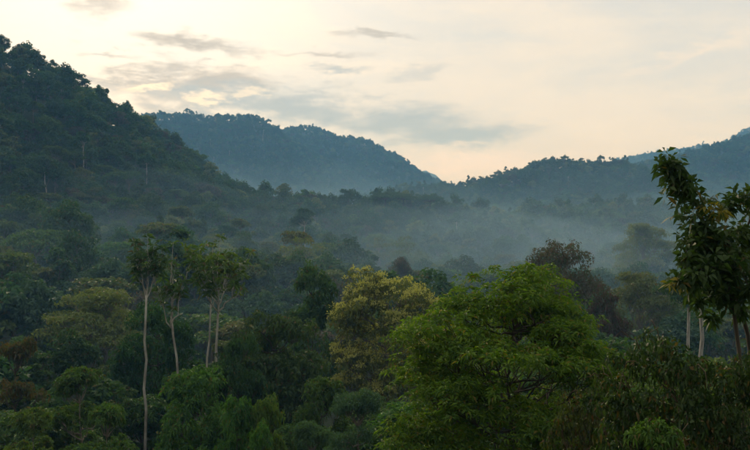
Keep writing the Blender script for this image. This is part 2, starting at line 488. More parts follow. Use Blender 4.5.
def grow(seed, H, R, z0, mode='dome', lobes=16, clumps=12, per=25, leaf=(0.5, 0.22), flat=0.75, clump=0.36, trunk=0.35,
         droop=0.25, leafing='scatter', zmin=-0.35, limb_sides=5, twigs=True, lean=0.03, curl=0.2, gap=0.0, low=-0.25, lsz=(0.26, 0.42)):
    """returns wood Geo, leaf Geo, clump centres, clump radii, in tree space (base at 0)"""
    rng = np.random.default_rng(seed)
    wood, fol = Geo(), Geo()
    C, r = lobes_for(rng, mode, lobes, R, z0, H, low, lsz)
    fork = z0 + (H - z0) * 0.12
    top = np.array([rng.normal(0, lean * H), rng.normal(0, lean * H), fork])
    C[:, :2] += top[:2]
    tp = bend(rng, (0, 0, -1.5), top, 8, wob=0.012)
    rr = trunk * np.linspace(1.0, 0.62, 8); rr[0] *= 1.5; rr[1] *= 1.12
    tube(wood, tp, rr, max(6, limb_sides + 1))
    lead = H - 0.28 * (H - z0)
    if mode != 'umbrella':                  # the stem runs on up through the crown
        ld = bend(rng, top, [top[0] + rng.normal(0, 0.06 * R), top[1] + rng.normal(0, 0.06 * R), lead], 6, wob=0.03)
        tube(wood, ld, trunk * np.linspace(0.62, 0.14, 6), limb_sides)
    cl, cr = [], []
    for i in range(len(C)):
        st = top.copy()
        if mode != 'umbrella':
            hd = np.hypot(C[i, 0] - top[0], C[i, 1] - top[1])
            zt = float(np.clip(C[i, 2] - rng.uniform(0.35, 0.8) * hd, z0 * 0.75, lead))
            st = np.array([np.interp(zt, ld[:, 2], ld[:, 0]), np.interp(zt, ld[:, 2], ld[:, 1]), zt])
        else:
            st[2] -= rng.uniform(0, 0.12) * (H - z0)
        P = bend(rng, st, C[i] - [0, 0, r[i] * 0.2], 6, wob=0.05, up=-0.05 if mode != 'umbrella' else 0.0)
        tube(wood, P, trunk * np.linspace(0.32, 0.08, 6), limb_sides)
        u = ball_dirs(rng, clumps, zmin)
        cc = C[i] + u * (r[i] * rng.uniform(0.65, 1.05, clumps))[:, None] * np.array([1, 1, flat])
        cl.append(cc); cr.append(r[i] * clump * rng.uniform(0.7, 1.3, clumps))
        if twigs:
            for q in cc[:: 2]:
                tube(wood, bend(rng, P[-2], q, 4, wob=0.06), trunk * np.array([0.13, 0.1, 0.07, 0.03]), 3)
    cl = np.concatenate(cl); cr = np.concatenate(cr)
    if gap:
        keep = rng.random(len(cl)) > gap
        cl, cr = cl[keep], cr[keep]
    if leafing == 'scatter':
        scatter_leaves(fol, rng, cl, cr, flat, per, leaf[0], leaf[1], droop, zmin=-0.5, curl=curl)
    else:                                   # whorls at twig ends round each clump
        u = ball_dirs(rng, len(cl) * per, -0.3)
        pp = np.repeat(cl, per, 0) + u * (np.repeat(cr, per) * rng.uniform(0.5, 1.0, len(u)))[:, None] * np.array([1, 1, flat])
        whorls(fol, rng, pp, u + [0, 0, 0.9], 7, leaf[0], leaf[1], curl=curl)
    return wood, fol, cl, cr

class Kind:
    """a kind of tree: part meshes that every individual of it shares"""
    def __init__(self, name, label, H, R, parts):
        self.name, self.label, self.H, self.R = name, label, H, R
        self.parts = []
        for pn, geo, mat, sm in parts:
            V, T = geo.arr()
            self.parts.append((pn, mesh_from(name + '_' + pn, V, T, [M[mat]], smooth=sm)))

def plant(kind, x, y, z, sxy, sz, rot, label, category='tree', group=None, name=None):
    e = bpy.data.objects.new(name or kind.name, None)
    e.empty_display_size = 0.5
    e.location = (x, y, z); e.rotation_euler = (0, 0, rot); e.scale = (sxy, sxy, sz)
    link(e)
    e['label'] = label; e['category'] = category
    if group:
        e['group'] = group
    for pn, me in kind.parts:
        link(bpy.data.objects.new(pn, me), e)
    return e

def std(name, seed, label, leafm, barkm, H, R, z0, **kw):
    wd, fo, cl, cr = grow(seed, H, R, z0, **kw)
    return Kind(name, label, H, R, [('trunk', wd, barkm, True), ('crown', fo, leafm, False)])

HERO = []          # (px0, px1, py_visible_bottom, Y): keep these views open
def put(kind, px, py_top, width_px, Y, label, vis=None, rot=0.0, group=None, category='tree', name=None):
    """an individual whose crown tops out at py_top and spans width_px, Y metres ahead, standing on the ground"""
    p = ray(px, py_top, Y)
    z = float(ground_z(p[0], Y))
    H = p[2] - z
    s = width_px / F * Y / (2 * kind.R)
    HERO.append((px - width_px * 0.5, px + width_px * 0.5, vis if vis else py_top + width_px, Y, px, H))
    return plant(kind, p[0], Y, z, s, H / kind.H, rot, label, category, group, name)

# ================================================================== the trees one can single out
# --- bright green tree standing on the near slope
def bright_tree():
    rng = np.random.default_rng(21)
    wd, fo, cl, cr = grow(21, 13.0, 5.4, 2.6, mode='dome', lobes=86, clumps=14, per=9, leaf=(0.24, 0.078), flat=0.55, clump=0.42, low=-0.85, lsz=(0.2, 0.33),
                          trunk=0.17, leafing='whorl', curl=0.30, limb_sides=6, zmin=-0.2, lean=0.0, gap=0.16)
    return Kind('bright_green_tree', '', 13.0, 5.4, [('trunk', wd, 'bark_dark', True), ('crown', fo, 'bright', False)])
put(bright_tree(), 505, 262, 250, 31, 'bright green spreading tree with drooping leaflets on the near slope', 450, 0.6)

# --- yellow flowering tree
def flowering_tree():
    wd, fo, cl, cr = grow(33, 26, 8.4, 6, mode='dome', lobes=34, clumps=14, per=30, leaf=(0.55, 0.26), flat=0.75, clump=0.36, trunk=0.5, low=-0.6)
    rng = np.random.default_rng(34)
    bl = Geo()
    pick = rng.random(len(cl)) < 0.85
    pc_, pr_ = cl[pick], cr[pick]
    d0 = unit(ball_dirs(rng, len(pc_) * 4, 0.1) + [0, 0, 0.35])
    tuft = np.repeat(pc_, 4, 0) + d0 * np.repeat(pr_, 4)[:, None] * np.array([1, 1, 0.85])
    u = ball_dirs(rng, len(tuft) * 13, -0.2)
    p = np.repeat(tuft, 13, 0) + u * 0.42 * rng.uniform(0.3, 1.0, len(u))[:, None]
    add_leaves(bl, p, u + rng.normal(0, 0.4, u.shape), rng.normal(0, 0.7, u.shape) + [0, 0, 1], 0.32 * rng.uniform(0.6, 1.3, len(u)), 0.17, curl=0.0)
    return Kind('flowering_tree', '', 26, 8.4, [('trunk', wd, 'bark_grey', True), ('crown', fo, 'pale', False), ('blossom', bl, 'blossom', False)])
put(flowering_tree(), 390, 258, 112, 112, 'dome crowned tree covered in cream yellow blossom', 400, 1.0)

# --- dark tapering tree beside it
put(std('tapering_tree', 40, '', 'deep', 'bark_dark', 24, 5.5, 3, mode='dome', lobes=34, clumps=12, per=30, leaf=(0.6, 0.28), flat=0.8, low=-0.7),
    318, 247, 54, 128, 'tall dark green tapering tree behind the yellow blossoming tree', 350, 0.3)

# --- parasol trees with long bare trunks
def parasol_tree(seed, H, spread, arms, fork, lean, trunk, leafm, rosettes, leaf=1.25):
    rng = np.random.default_rng(seed)
    wd, fo = Geo(), Geo()
    fk = np.array([lean[0], lean[1], H * fork])
    tube(wd, bend(rng, (0, 0, -1), fk, 10, wob=0.008), trunk * np.linspace(1.15, 0.7, 10), 8)
    tips = []
    hc = H * (1 - fork)
    for i in range(arms):
        a = i * 2 * math.pi / arms + rng.uniform(-0.4, 0.4)
        q = spread * rng.uniform(0.55, 0.75)
        e1 = fk + np.array([math.cos(a) * q, math.sin(a) * q, hc * rng.uniform(0.45, 0.72)])
        P = bend(rng, fk - [0, 0, rng.uniform(0, 0.16) * hc], e1, 7, wob=0.035, sag=0.10)
        tube(wd, P, trunk * np.linspace(0.55, 0.26, 7), 6)
        for k in range(rosettes):
            b = a + rng.uniform(-1.7, 1.7)
            st = P[3 + k % 4]
            e2 = st + np.array([math.cos(b), math.sin(b), 0]) * spread * rng.uniform(0.12, 0.42)
            e2[2] = st[2] + hc * rng.uniform(0.02, 0.30)
            e2[2] = min(e2[2], H - 0.25)
            tube(wd, bend(rng, st, e2, 5, wob=0.05, sag=0.1), trunk * np.array([0.22, 0.17, 0.14, 0.1, 0.06]), 4)
            tips.append(e2)
    tips.append(fk + [0.2, 0, hc * 0.99])
    tube(wd, bend(rng, fk, tips[-1], 6, wob=0.03), trunk * np.linspace(0.5, 0.08, 6), 5)
    tips = np.array(tips)
    up = np.repeat([[0, 0, 1.0]], len(tips), 0)
    whorls(fo, rng, tips, up + rng.normal(0, 0.35, tips.shape), 8, leaf, leaf * 0.34, rise=0.22, curl=0.32)
    whorls(fo, rng, tips + rng.normal(0, 0.35, tips.shape), up + rng.normal(0, 0.6, tips.shape), 4, leaf * 0.7, leaf * 0.25, rise=0.6, curl=0.25)
    return Kind('parasol_tree', '', H, spread, [('trunk', wd, 'bark_pale', True), ('crown', fo, leafm, False)])
def put_parasol(kind, px, top, width, Y, label, vis):
    return put(kind, px, top, width, Y, label, vis, 0.0)
put_parasol(parasol_tree(50, 25, 4.4, 5, 0.72, (0.8, 0, 0), 0.17, 'mid', 15, 0.9), 212, 237, 72, 101, 'slender pale parasol tree forking under the widest of the rosette crowns', 368)
put_parasol(parasol_tree(51, 24, 2.8, 4, 0.70, (-2.2, 0, 0), 0.15, 'mid', 9, 0.85), 191, 243, 50, 96, 'leaning slender parasol tree with bare forked branches and a thin crown', 380)
put_parasol(parasol_tree(52, 27, 2.2, 4, 0.78, (0.3, 0, 0), 0.17, 'deep', 12, 0.85), 144, 237, 36, 92, 'straight white trunked tree topped by spiky dark leaf rosettes', 437)
put_parasol(parasol_tree(53, 24, 2.6, 4, 0.76, (1.2, 0, 0), 0.13, 'olive', 9, 0.8), 201, 246, 44, 106, 'thin pale trunk leaning toward the forked parasol tree', 368)

# --- reddish crowns rising from the mist
sparse = dict(lobes=28, clumps=13, per=24, leaf=(0.5, 0.2), flat=0.6, clump=0.40, gap=0.12)
put(std('plum_crowned_tree', 60, '', 'plum', 'bark_grey', 24, 7, 10, mode='dome', **sparse), 570, 239, 82, 150, 'purple brown sparse crowned tree beside the misty valley', 300)
put(std('rust_crowned_tree', 61, '', 'rust', 'bark_grey', 22, 6, 9, mode='umbrella', **sparse), 606, 262, 52, 138, 'rust red leaved tree just below the purple brown crown', 300)
put(std('brown_crowned_tree', 62, '', 'plum', 'bark_dark', 20, 6, 8, mode='umbrella', **sparse), 398, 238, 40, 215, 'brown flat crowned tree rising behind the blossoming tree', 262)

# --- dark broad-leaved dome, and the trees of the near slope
broad = std('broad_leaved_tree', 70, '', 'deep', 'bark_dark', 24, 8, 3, mode='dome', lobes=44, clumps=13, per=26, low=-0.7, leaf=(0.62, 0.30), flat=0.7, droop=0.5, curl=0.3)
bushy = std('bushy_tree', 71, '', 'mid', 'bark_dark', 14, 6, 1, mode='dome', lobes=44, clumps=12, per=5, low=-0.7, leaf=(0.55, 0.21), flat=0.75, leafing='whorl', curl=0.3, clump=0.4)
tiered = std('tiered_tree', 72, '', 'mid', 'bark_grey', 17, 6.5, 1.5, mode='layered', lobes=40, clumps=10, per=5, leaf=(0.6, 0.22), flat=0.35, leafing='whorl', curl=0.3, clump=0.4)
feathery = std('feathery_tree', 73, '', 'blueg', 'bark_grey', 16, 6, 1.0, mode='layered', lobes=42, clumps=13, per=34, leaf=(0.42, 0.1), flat=0.35, droop=0.3)
rounded = std('rounded_tree', 74, '', 'mid', 'bark_dark', 12, 4.5, 0.5, mode='dome', low=-0.8, lobes=34, clumps=12, per=40, leaf=(0.36, 0.16), flat=0.8)
palek = std('pale_crowned_tree', 75, '', 'pale', 'bark_grey', 23, 9, 9, mode='umbrella', lobes=26, clumps=14, per=26, leaf=(0.6, 0.24), flat=0.45, clump=0.4)
autumn = std('autumn_tree', 76, '', 'brownleaf', 'bark_dark', 18, 6, 2, mode='layered', lobes=34, clumps=12, per=26, leaf=(0.5, 0.2), flat=0.45, gap=0.15)
put(broad, 277, 306, 110, 92, 'broad dark dome of large drooping leaves below the tapering tree', 420, 0.4)
put(broad, 240, 330, 70, 84, 'dark large leaved tree between the broad dome and the parasol trunks', 420, 2.2)
put(bushy, 200, 366, 88, 66, 'bushy green tree hiding the feet of the parasol trees', 450, 0.0)
put(bushy, 237, 395, 50, 58, 'small bushy tree pressed against the larger bushy green tree', 450, 1.7)
put(rounded, 268, 396, 40, 58, 'small rounded green tree below the broad dark dome', 450, 0.5)
put(rounded, 258, 424, 36, 50, 'lowest small rounded tree, its crown cut off by the frame', 450, 2.5)
put(bushy, 322, 376, 66, 76, 'bushy tree closing the gap between the broad dark dome and the blossoming tree', 450, 3.0)
put(tiered, 78, 362, 84, 70, 'tiered tree with stacked plates of leaf rosettes beside the white trunk', 450, 0.9)
put(tiered, 36, 404, 76, 56, 'lower tiered tree with dark gaps between its leafy plates', 450, 2.0)
put(tiered, 108, 398, 66, 60, 'tiered tree growing at the foot of the straight white trunk', 450, 4.0)
put(autumn, 18, 330, 66, 88, 'tree with yellow brown leaves beside the tiered trees', 410, 0.3)
put(feathery, 350, 386, 92, 62, 'blue green feathery leaved tree below the blossoming tree', 450, 0.8)
put(feathery, 318, 418, 70, 52, 'low feathery blue green sapling under the broad dark dome', 450, 3.8)
put(palek, 92, 270, 110, 150, 'wide pale green crown behind the straight white trunk', 320, 0.2)
put(palek, 642, 252, 84, 165, 'pale green wide crowned tree below the climber clad stem', 300, 1.4)
put(palek, 648, 208, 70, 330, 'pale feathery crown rising through the valley mist', 240, 2.4)
put(broad, 150, 300, 84, 118, 'dark round crown wrapped round the base of the spiky rosettes', 350, 5.0)

# --- pale trunks in the haze behind the climber-clad tree
pale_trunk = std('pale_trunked_tree', 80, '', 'blueg', 'bark_pale', 30, 8, 23, mode='umbrella', lobes=20, clumps=12, per=18, leaf=(0.7, 0.28), flat=0.5, trunk=0.62)
put(pale_trunk, 688, 262, 60, 120, 'stout pale trunk standing in the haze behind the climber clad tree', 332, 0.5)
put(pale_trunk, 701, 255, 66, 128, 'second pale trunk rising close beside the stouter pale trunk', 332, 2.9)

# --- climber-clad leaning tree at the edge of the clearing
def climber_tree():
    rng = np.random.default_rng(90)
    Y0 = 18.0
    base = ray(737, 0, Y0); base[2] = 0
    gz0 = float(ground_z(base[0], Y0))
    org = np.array([base[0], Y0, gz0])
    def Q(px, py, dy=0.0):
        return ray(px, py, Y0 + dy) - org
    wd, fo, ye = Geo(), Geo(), Geo()
    stem = np.array([[0.1, 0, -0.6], Q(744, 410), Q(739, 350), Q(733, 305), Q(722, 262), Q(708, 232), Q(697, 205), Q(680, 178), Q(664, 157)])
    tube(wd, stem, [0.065, 0.06, 0.05, 0.046, 0.044, 0.04, 0.035, 0.025, 0.012], 7)
    stem2 = np.array([[0.45, 0.3, -0.6], Q(757, 400, 0.3), Q(748, 335, 0.3), Q(738, 300, 0.3), Q(738, 260, 0.5), Q(748, 225, 0.5), Q(757, 203, 0.6)])
    tube(wd, stem2, [0.07, 0.065, 0.055, 0.045, 0.035, 0.03, 0.02], 7)
    spots = []
    def along(path, n, rad, dense=1.0):
        path = np.array(path)
        s = np.sort(np.clip(rng.choice(np.linspace(0.03, 0.97, max(3, n // 9)), n) + rng.normal(0, 0.02, n), 0, 0.999)) * (len(path) - 1)
        i = np.minimum(s.astype(int), len(path) - 2); f = (s - i)[:, None]
        c = path[i] * (1 - f) + path[i + 1] * f
        rr = np.interp(s, np.linspace(0, len(path) - 1, len(rad)), rad)
        c2 = c + rng.normal(0, 1, c.shape) * rr[:, None] * np.array([0.55, 0.55, 0.42])
        for a, b_ in zip(c[::3], c2[::3]):
            tube(wd, bend(rng, a, b_, 3), [0.012, 0.009, 0.005], 3)
        return c2
    spots.append(along([Q(664, 158), Q(680, 180), Q(697, 207), Q(708, 232)], 170, [0.14, 0.34, 0.44, 0.46]))
    spots.append(along([Q(708, 230), Q(718, 255), Q(724, 280), Q(728, 300)], 130, [0.4, 0.5, 0.45, 0.3]))
    for (ax_, ay_, bx_, by_, dd, nn_, rw) in [
            (700, 232, 684, 262, -0.5, 45, 0.26), (708, 238, 678, 282, -0.7, 50, 0.22), (714, 246, 694, 300, -0.3, 60, 0.26),
            (712, 236, 740, 262, -0.6, 60, 0.32), (720, 254, 752, 292, -0.4, 60, 0.3), (722, 262, 712, 318, 0.4, 60, 0.26),
            (726, 272, 738, 316, 0.2, 50, 0.24), (716, 244, 748, 236, 0.6, 45, 0.26), (712, 240, 700, 276, 0.7, 45, 0.3)]:
        A_, B_ = Q(ax_, ay_), Q(bx_, by_, dd)
        br = bend(rng, A_, B_, 6, sag=-0.18, wob=0.04)
        tube(wd, br, np.linspace(0.022, 0.006, 6), 5)
        spots.append(along(br, nn_, [rw * 0.7, rw, rw * 1.1, rw * 0.6]))
    spots.append(along([Q(757, 198, 0.6), Q(745, 194, 0.5), Q(733, 200, 0.4), Q(726, 212, 0.4)], 60, [0.3, 0.22, 0.2, 0.12]))
    spots.append(along([Q(720, 262, -0.6), Q(700, 270, -0.7), Q(688, 285, -0.8)], 70, [0.4, 0.4, 0.2]))
    spots.append(along([Q(735, 250, 0.4), Q(750, 255, 0.5), Q(770, 265, 0.6)], 120, [0.4, 0.5, 0.45]))
    spots.append(along([Q(757, 200, 0.6), Q(775, 220, 0.6), Q(790, 250, 0.8)], 90, [0.3, 0.5, 0.5]))
    c = np.concatenate(spots)
    ax = rng.normal(0, 0.6, c.shape); ax[:, 2] -= 0.25
    c = c[rng.random(len(c)) < 0.85]
    ax = rng.normal(0, 0.6, c.shape); ax[:, 2] -= 0.25
    whorls(fo, rng, c, ax, 6, 0.23, 0.09, rise=0.3, curl=0.3)
    cy_ = np.concatenate([along([Q(710, 208, -0.3), Q(722, 212, -0.3)], 10, [0.12, 0.12]), along([Q(668, 283, -0.8), Q(680, 282, -0.8)], 4, [0.06, 0.06])])
    whorls(ye, rng, cy_, rng.normal(0, 0.6, cy_.shape), 5, 0.22, 0.085, curl=0.3)
    k = Kind('climber_clad_tree', '', 1, 1, [('trunk', wd, 'bark_dark', True), ('crown', fo, 'column', False), ('yellow_foliage', ye, 'yellowleaf', False)])
    plant(k, *org, 1, 1, 0, 'tall leaning tree clad in dark hanging leaves, with a drooping side arm')
    HERO.append((655, 760, 345, Y0, 710, 8))
climber_tree()

# --- dark tangle of climbers over small trees
def tangle(seed, R, H):
    wd, fo, cl, cr = grow(seed, H, R, 0.6, mode='dome', lobes=44, clumps=11, per=34, leaf=(0.19, 0.095), flat=0.6, clump=0.34, gap=0.22, low=-0.6, lsz=(0.14, 0.36), trunk=0.1, droop=0.05, limb_sides=5)
    rng = np.random.default_rng(seed + 1)
    for i in range(26):                     # bare curling shoots
        a = cl[rng.integers(len(cl))]
        e = a + rng.normal(0, 0.9, 3) + [0, 0, 0.35]
        tube(wd, bend(rng, a, e, 6, sag=-0.25, wob=0.06), np.linspace(0.02, 0.006, 6), 4)
    return Kind('climber_tangle', '', H, R, [('trunk', wd, 'bark_tan', True), ('crown', fo, 'vine', False)])
tg = tangle(100, 4.0, 7.0)
put(tg, 668, 330, 190, 16, 'dark brownish tangle of climbers smothering a low tree', 450, 0.0)
put(tg, 765, 336, 160, 14.5, 'climber smothered low tree at the foot of the leaning stem', 450, 2.4)
put(tg, 612, 375, 120, 20, 'smaller dark climber tangle leaning on the bright green tree', 450, 4.2)
low = std('leafy_shrub', 101, '', 'mid', 'bark_dark', 6, 3, 0.8, mode='layered', lobes=22, clumps=10, per=7, leaf=(0.26, 0.09), flat=0.4, leafing='whorl', curl=0.4, clump=0.4, trunk=0.08)
put(low, 648, 419, 120, 13, 'low fresh green shrub in front of the dark climber tangle', 450, 0.0, category='shrub')

# --- thickets closing the near slope between the single trees
MARKS = [(18, 'the yellow brown tree'), (78, 'the stacked tiered tree'), (144, 'the straight white trunk'), (214, 'the forked parasol tree'), (277, 'the broad dark dome'),
         (318, 'the tall tapering tree'), (389, 'the blossoming tree'), (470, 'the bright green crown edge'), (530, 'the bright green tree'), (572, 'the purple brown crown'), (615, 'the rust red tree'),
         (660, 'the climber tangle'), (705, 'the leaning climber clad stem')]
fill_rng = np.random.default_rng(500)
fillers = [(bushy, 'bushy broad leaved'), (tiered, 'tiered rosette leaved'), (feathery, 'feathery blue green'), (rounded, 'rounded small leaved'), (broad, 'dark drooping leaved')]
fixed = list(HERO)
Yf = 40.0
while Yf < 100:
    spf = 6.0 + Yf * 0.02
    for xf in np.arange(-0.56 * Yf - 3, 0.56 * Yf + 3, spf):
        xx = xf + fill_rng.uniform(-1.6, 1.6); yy = Yf + fill_rng.uniform(-2, 2)
        kq = int(fill_rng.choice(5, p=[0.34, 0.26, 0.14, 0.26, 0.0]))
        k, word = fillers[kq]
        zf = float(ground_z(xx, yy)); P_ = 375 + F * xx / yy
        Rf = fill_rng.uniform(4.2, 6.6)
        Hf = fill_rng.uniform(9.0, 16.0) * (1 + (yy - 40) / 200)
        wp = F * Rf / yy
        lim = -1e9
        for h in fixed:
            if h[3] > yy + 1 and P_ + wp * 0.8 > h[0] and P_ - wp * 0.8 < h[1]:
                lim = max(lim, min(h[2] - 4, 440))
        pt = 225 - F * (zf + Hf) / yy
        lim = max(lim, np.interp(yy, [40, 100], [405, 320]))
        if pt < lim:
            Hf = (225 - lim) / F * yy - zf
            Hf *= fill_rng.uniform(0.86, 1.0)
        Rf = min(Rf, Hf * 0.55)
        wp = F * Rf / yy
        if Hf < 4.5 or 225 - F * (zf + Hf) / yy > 432 or abs(P_ - 375) > 375 + wp:
            continue
        mk_ = min(MARKS, key=lambda q: abs(q[0] - P_))[1]
        where = ('on the slope below ' if yy < 55 else 'beside ' if yy < 76 else 'right behind ') + mk_
        size_ = 'waist high' if Hf < 4.5 else 'low' if Hf < 8 else 'young' if Hf < 11 else 'sturdy'
        lab = f'{size_} {word} tree {where}'
        plant(k, xx, yy, zf - 0.2, Rf / k.R, Hf / k.H, fill_rng.uniform(0, 6.28), lab, 'tree', lab.replace('tree', 'trees', 1))
    Yf += spf * 0.95

# --- flat-topped trees on the wooded ridge, seen against the haze
flat = std('flat_topped_tree', 110, '', 'deep', 'bark_dark', 30, 12, 20, mode='umbrella', lobes=26, clumps=12, per=14, leaf=(1.0, 0.45), flat=0.32, clump=0.42, trunk=0.6)
put(flat, 384, 189, 34, 585, 'flat topped spreading tree on the wooded ridge crest', 199, 0.0)
put(flat, 405, 190, 28, 588, 'flat topped tree touching the widest one on the ridge crest', 199, 2.0)
put(flat, 430, 191, 26, 590, 'slightly lower flat topped tree at the end of the crest row', 199, 4.0)
put(std('broccoli_tree', 111, '', 'deep', 'bark_dark', 28, 8, 12, mode='dome', lobes=20, clumps=10, per=14, leaf=(1.0, 0.45)), 345, 187, 20, 590, 'round headed dark tree on the ridge crest beside the flat topped trees', 199)

# --- trees standing up from the crest of the steep hill
crestk = std('crest_tree', 112, '', 'deep', 'bark_dark', 26, 8, 15, mode='umbrella', lobes=20, clumps=10, per=14, leaf=(0.9, 0.42), flat=0.45, clump=0.42, trunk=0.4)
for q_, (cpx, cpy, cw, cY, lab) in enumerate([
        (4, 36, 17, 528, 'round headed tree standing highest on the steep hill crest'),
        (20, 46, 18, 538, 'spreading crest tree just below the highest one on the steep hill'),
        (51, 61, 15, 556, 'flat headed crest tree halfway down the steep skyline'),
        (97, 85, 17, 590, 'wide leaning crest tree with clear sky under its crown'),
        (128, 101, 14, 618, 'last tall crest tree before the steep hill meets the far one'),
        (75, 79, 11, 572, 'small crest tree between the flat headed and the leaning ones')]):
    put(crestk, cpx, cpy - 4, cw * 0.9, cY, lab, cpy + 4, q_ * 1.3)
    HERO.pop()

# ================================================================== the forest
mids = [
    (std('dome_tree', 201, 'dome crowned dark green', 'deep', 'bark_grey', 24, 7.5, 9, mode='dome', lobes=18, clumps=9, per=22, leaf=(0.9, 0.42), twigs=False), 36),
    (std('spreading_tree', 202, 'spreading mid green', 'mid', 'bark_grey', 25, 8.5, 13, mode='umbrella', lobes=18, clumps=9, per=22, leaf=(0.9, 0.40), flat=0.5, twigs=False), 22),
    (std('layered_tree', 203, 'layered olive green', 'olive', 'bark_grey', 24, 7.5, 9, mode='layered', lobes=20, clumps=9, per=20, leaf=(0.85, 0.38), flat=0.4, twigs=False), 18),
    (std('upright_tree', 204, 'upright narrow dark', 'deep', 'bark_dark', 27, 5.2, 8, mode='cone', lobes=18, clumps=9, per=24, leaf=(0.85, 0.4), twigs=False), 12),
    (std('light_crowned_tree', 205, 'light green loose crowned', 'pale', 'bark_grey', 26, 7.5, 11, mode='dome', lobes=15, clumps=9, per=14, leaf=(0.85, 0.34), flat=0.55, gap=0.2, twigs=False), 9),
    (std('bluish_tree', 206, 'blue green bushy', 'blueg', 'bark_grey', 22, 7.0, 6, mode='dome', lobes=18, clumps=9, per=22, leaf=(0.9, 0.4), flat=0.65, twigs=False), 14),
    (std('russet_tree', 207, 'russet brown crowned', 'plum', 'bark_grey', 23, 6.5, 10, mode='dome', lobes=14, clumps=9, per=16, leaf=(0.85, 0.36), flat=0.6, gap=0.15, twigs=False), 4.5),
    (std('emergent_tree', 208, 'tall pale trunked emergent', 'deep', 'bark_pale', 36, 7.0, 24, mode='umbrella', lobes=22, clumps=10, per=22, leaf=(0.95, 0.42), flat=0.5, trunk=0.36, twigs=False), 2.5),
]
wts = np.array([q for _, q in mids], float); wts /= wts.sum()
rng = np.random.default_rng(77)

# candidate places on a jittered grid that widens with distance
cand = []
Y = 78.0
while Y < 3300:
    sp = float(np.interp(Y, [78, 150, 330, 500, 1100, 2000, 3300], [9.0, 11.0, 10.5, 8.5, 9.0, 11.0, 14.0]))
    half = 0.60 * Y + 40
    xs = np.arange(-half, half, sp)
    xs = xs + rng.uniform(-0.45, 0.45, len(xs)) * sp
    yy = Y + rng.uniform(-0.45, 0.45, len(xs)) * sp
    cand.append(np.stack([xs, yy, np.full(len(xs), sp)], 1))
    Y += sp * 0.9
cand = np.concatenate(cand)
x, y, sp = cand.T
gz = ground_z(x, y)
kidx = rng.choice(len(mids), len(cand), p=wts)
sw = rng.random(len(cand))
kidx = np.where((y > 420) & np.isin(kidx, [2, 4]) & (sw < 0.55), 0, kidx)      # the hills carry darker kinds
kidx = np.where((kidx == 7) & ((y < 330) | ((y > 450) & (sw < 0.75))), 0, kidx)
size = np.clip(rng.normal(1.0, 0.28, len(cand)), 0.5, 1.7) * np.interp(y, [78, 150, 300, 450, 1100, 3300], [0.9, 1.08, 1.05, 0.82, 0.8, 1.0])
Hk = np.array([k.H for k, _ in mids])[kidx] * np.interp(size, [0.5, 1, 1.6], [0.62, 1.0, 1.4]) * np.interp(y, [78, 200, 300, 3300], [0.72, 0.88, 0.9, 0.85])
Hk = Hk * np.where(y < 420, rng.uniform(0.80, 1.22, len(cand)), rng.uniform(0.88, 1.12, len(cand)))
Rk = np.array([k.R for k, _ in mids])[kidx] * size * 0.95
px = 375 + F * x / y
ptop = 225 - F * (gz + Hk) / y
wpx = F * Rk / y
rot = rng.uniform(0, 6.28, len(cand))

# open views of the single trees, then what shows past the nearer crowns
order = np.argsort(y)
prof = np.full(1400, 470.0)                 # column -325 .. 1074
def cols(a, b_):
    return max(0, int(a) + 325), min(1400, int(b_) + 326)
events = sorted(HERO, key=lambda h: h[3])
ei = 0
shown = np.zeros(len(cand)); keep = np.zeros(len(cand), bool)
for i in order:
    while ei < len(events) and events[ei][3] <= y[i]:
        h = events[ei]; ei += 1
        wq = (h[1] - h[0]) * 0.32; mid_ = (h[0] + h[1]) / 2
        a, b_ = cols(mid_ - wq, mid_ + wq)
        prof[a:b_] = np.minimum(prof[a:b_], h[2] - 0.25 * (h[1] - h[0]))
    bad = False
    for h in HERO:
        if y[i] < h[3] + 6 and px[i] + wpx[i] > h[0] and px[i] - wpx[i] < h[1] and ptop[i] < h[2]:
            bad = True; break
        if abs(y[i] - h[3]) < 10 and abs(px[i] - h[4]) < wpx[i] * 0.7 and h[3] > 60:
            bad = True; break
    if bad:
        continue
    a, b_ = cols(px[i] - wpx[i], px[i] + wpx[i])
    if b_ <= a:
        continue
    lim = prof[a:b_].max() + (12 if y[i] < 400 else 14)
    if ptop[i] > lim:
        continue
    keep[i] = True
    if px[i] > 2 and px[i] < 748:
        shown[i] = max(0.0, min(prof[a:b_].mean(), ptop[i] + 2.2 * wpx[i], 450) - ptop[i]) * (min(px[i] + wpx[i], 750) - max(px[i] - wpx[i], 0))
    a, b_ = cols(px[i] - wpx[i] * 0.55, px[i] + wpx[i] * 0.55)
    prof[a:b_] = np.minimum(prof[a:b_], ptop[i] + 0.25 * F * Hk[i] / y[i])

ids = np.where(keep)[0]
N_SINGLE = 270
best = ids[np.argsort(-shown[ids])][:N_SINGLE]
best = best[shown[best] > 0]
single = set(best.tolist())

def region(X, Yy):
    P = 375 + F * X / Yy
    mk = min(MARKS, key=lambda q: abs(q[0] - P))[1]
    for lim_, wd_ in ((110, 'close behind'), (140, 'just behind'), (180, 'a little beyond'), (230, 'beyond'), (290, 'well beyond'), (370, 'far beyond'), (480, 'on slopes far beyond')):
        if Yy < lim_:
            return wd_ + ' ' + mk
    return 'high on slopes past ' + mk

for i in sorted(single, key=lambda q: y[q]):
    k = mids[kidx[i]][0]
    sxy = Rk[i] / k.R; sz = Hk[i] / k.H
    tall = sz / max(sxy, 0.01)
    s = 'small' if size[i] < 0.8 else ('large' if size[i] > 1.15 else 'medium')
    lab = f'{s} {k.label} tree {region(x[i], y[i])}'
    plant(k, x[i], y[i], gz[i] - 0.3, sxy, sz, rot[i], lab, 'tree', lab.replace('tree', 'trees', 1))

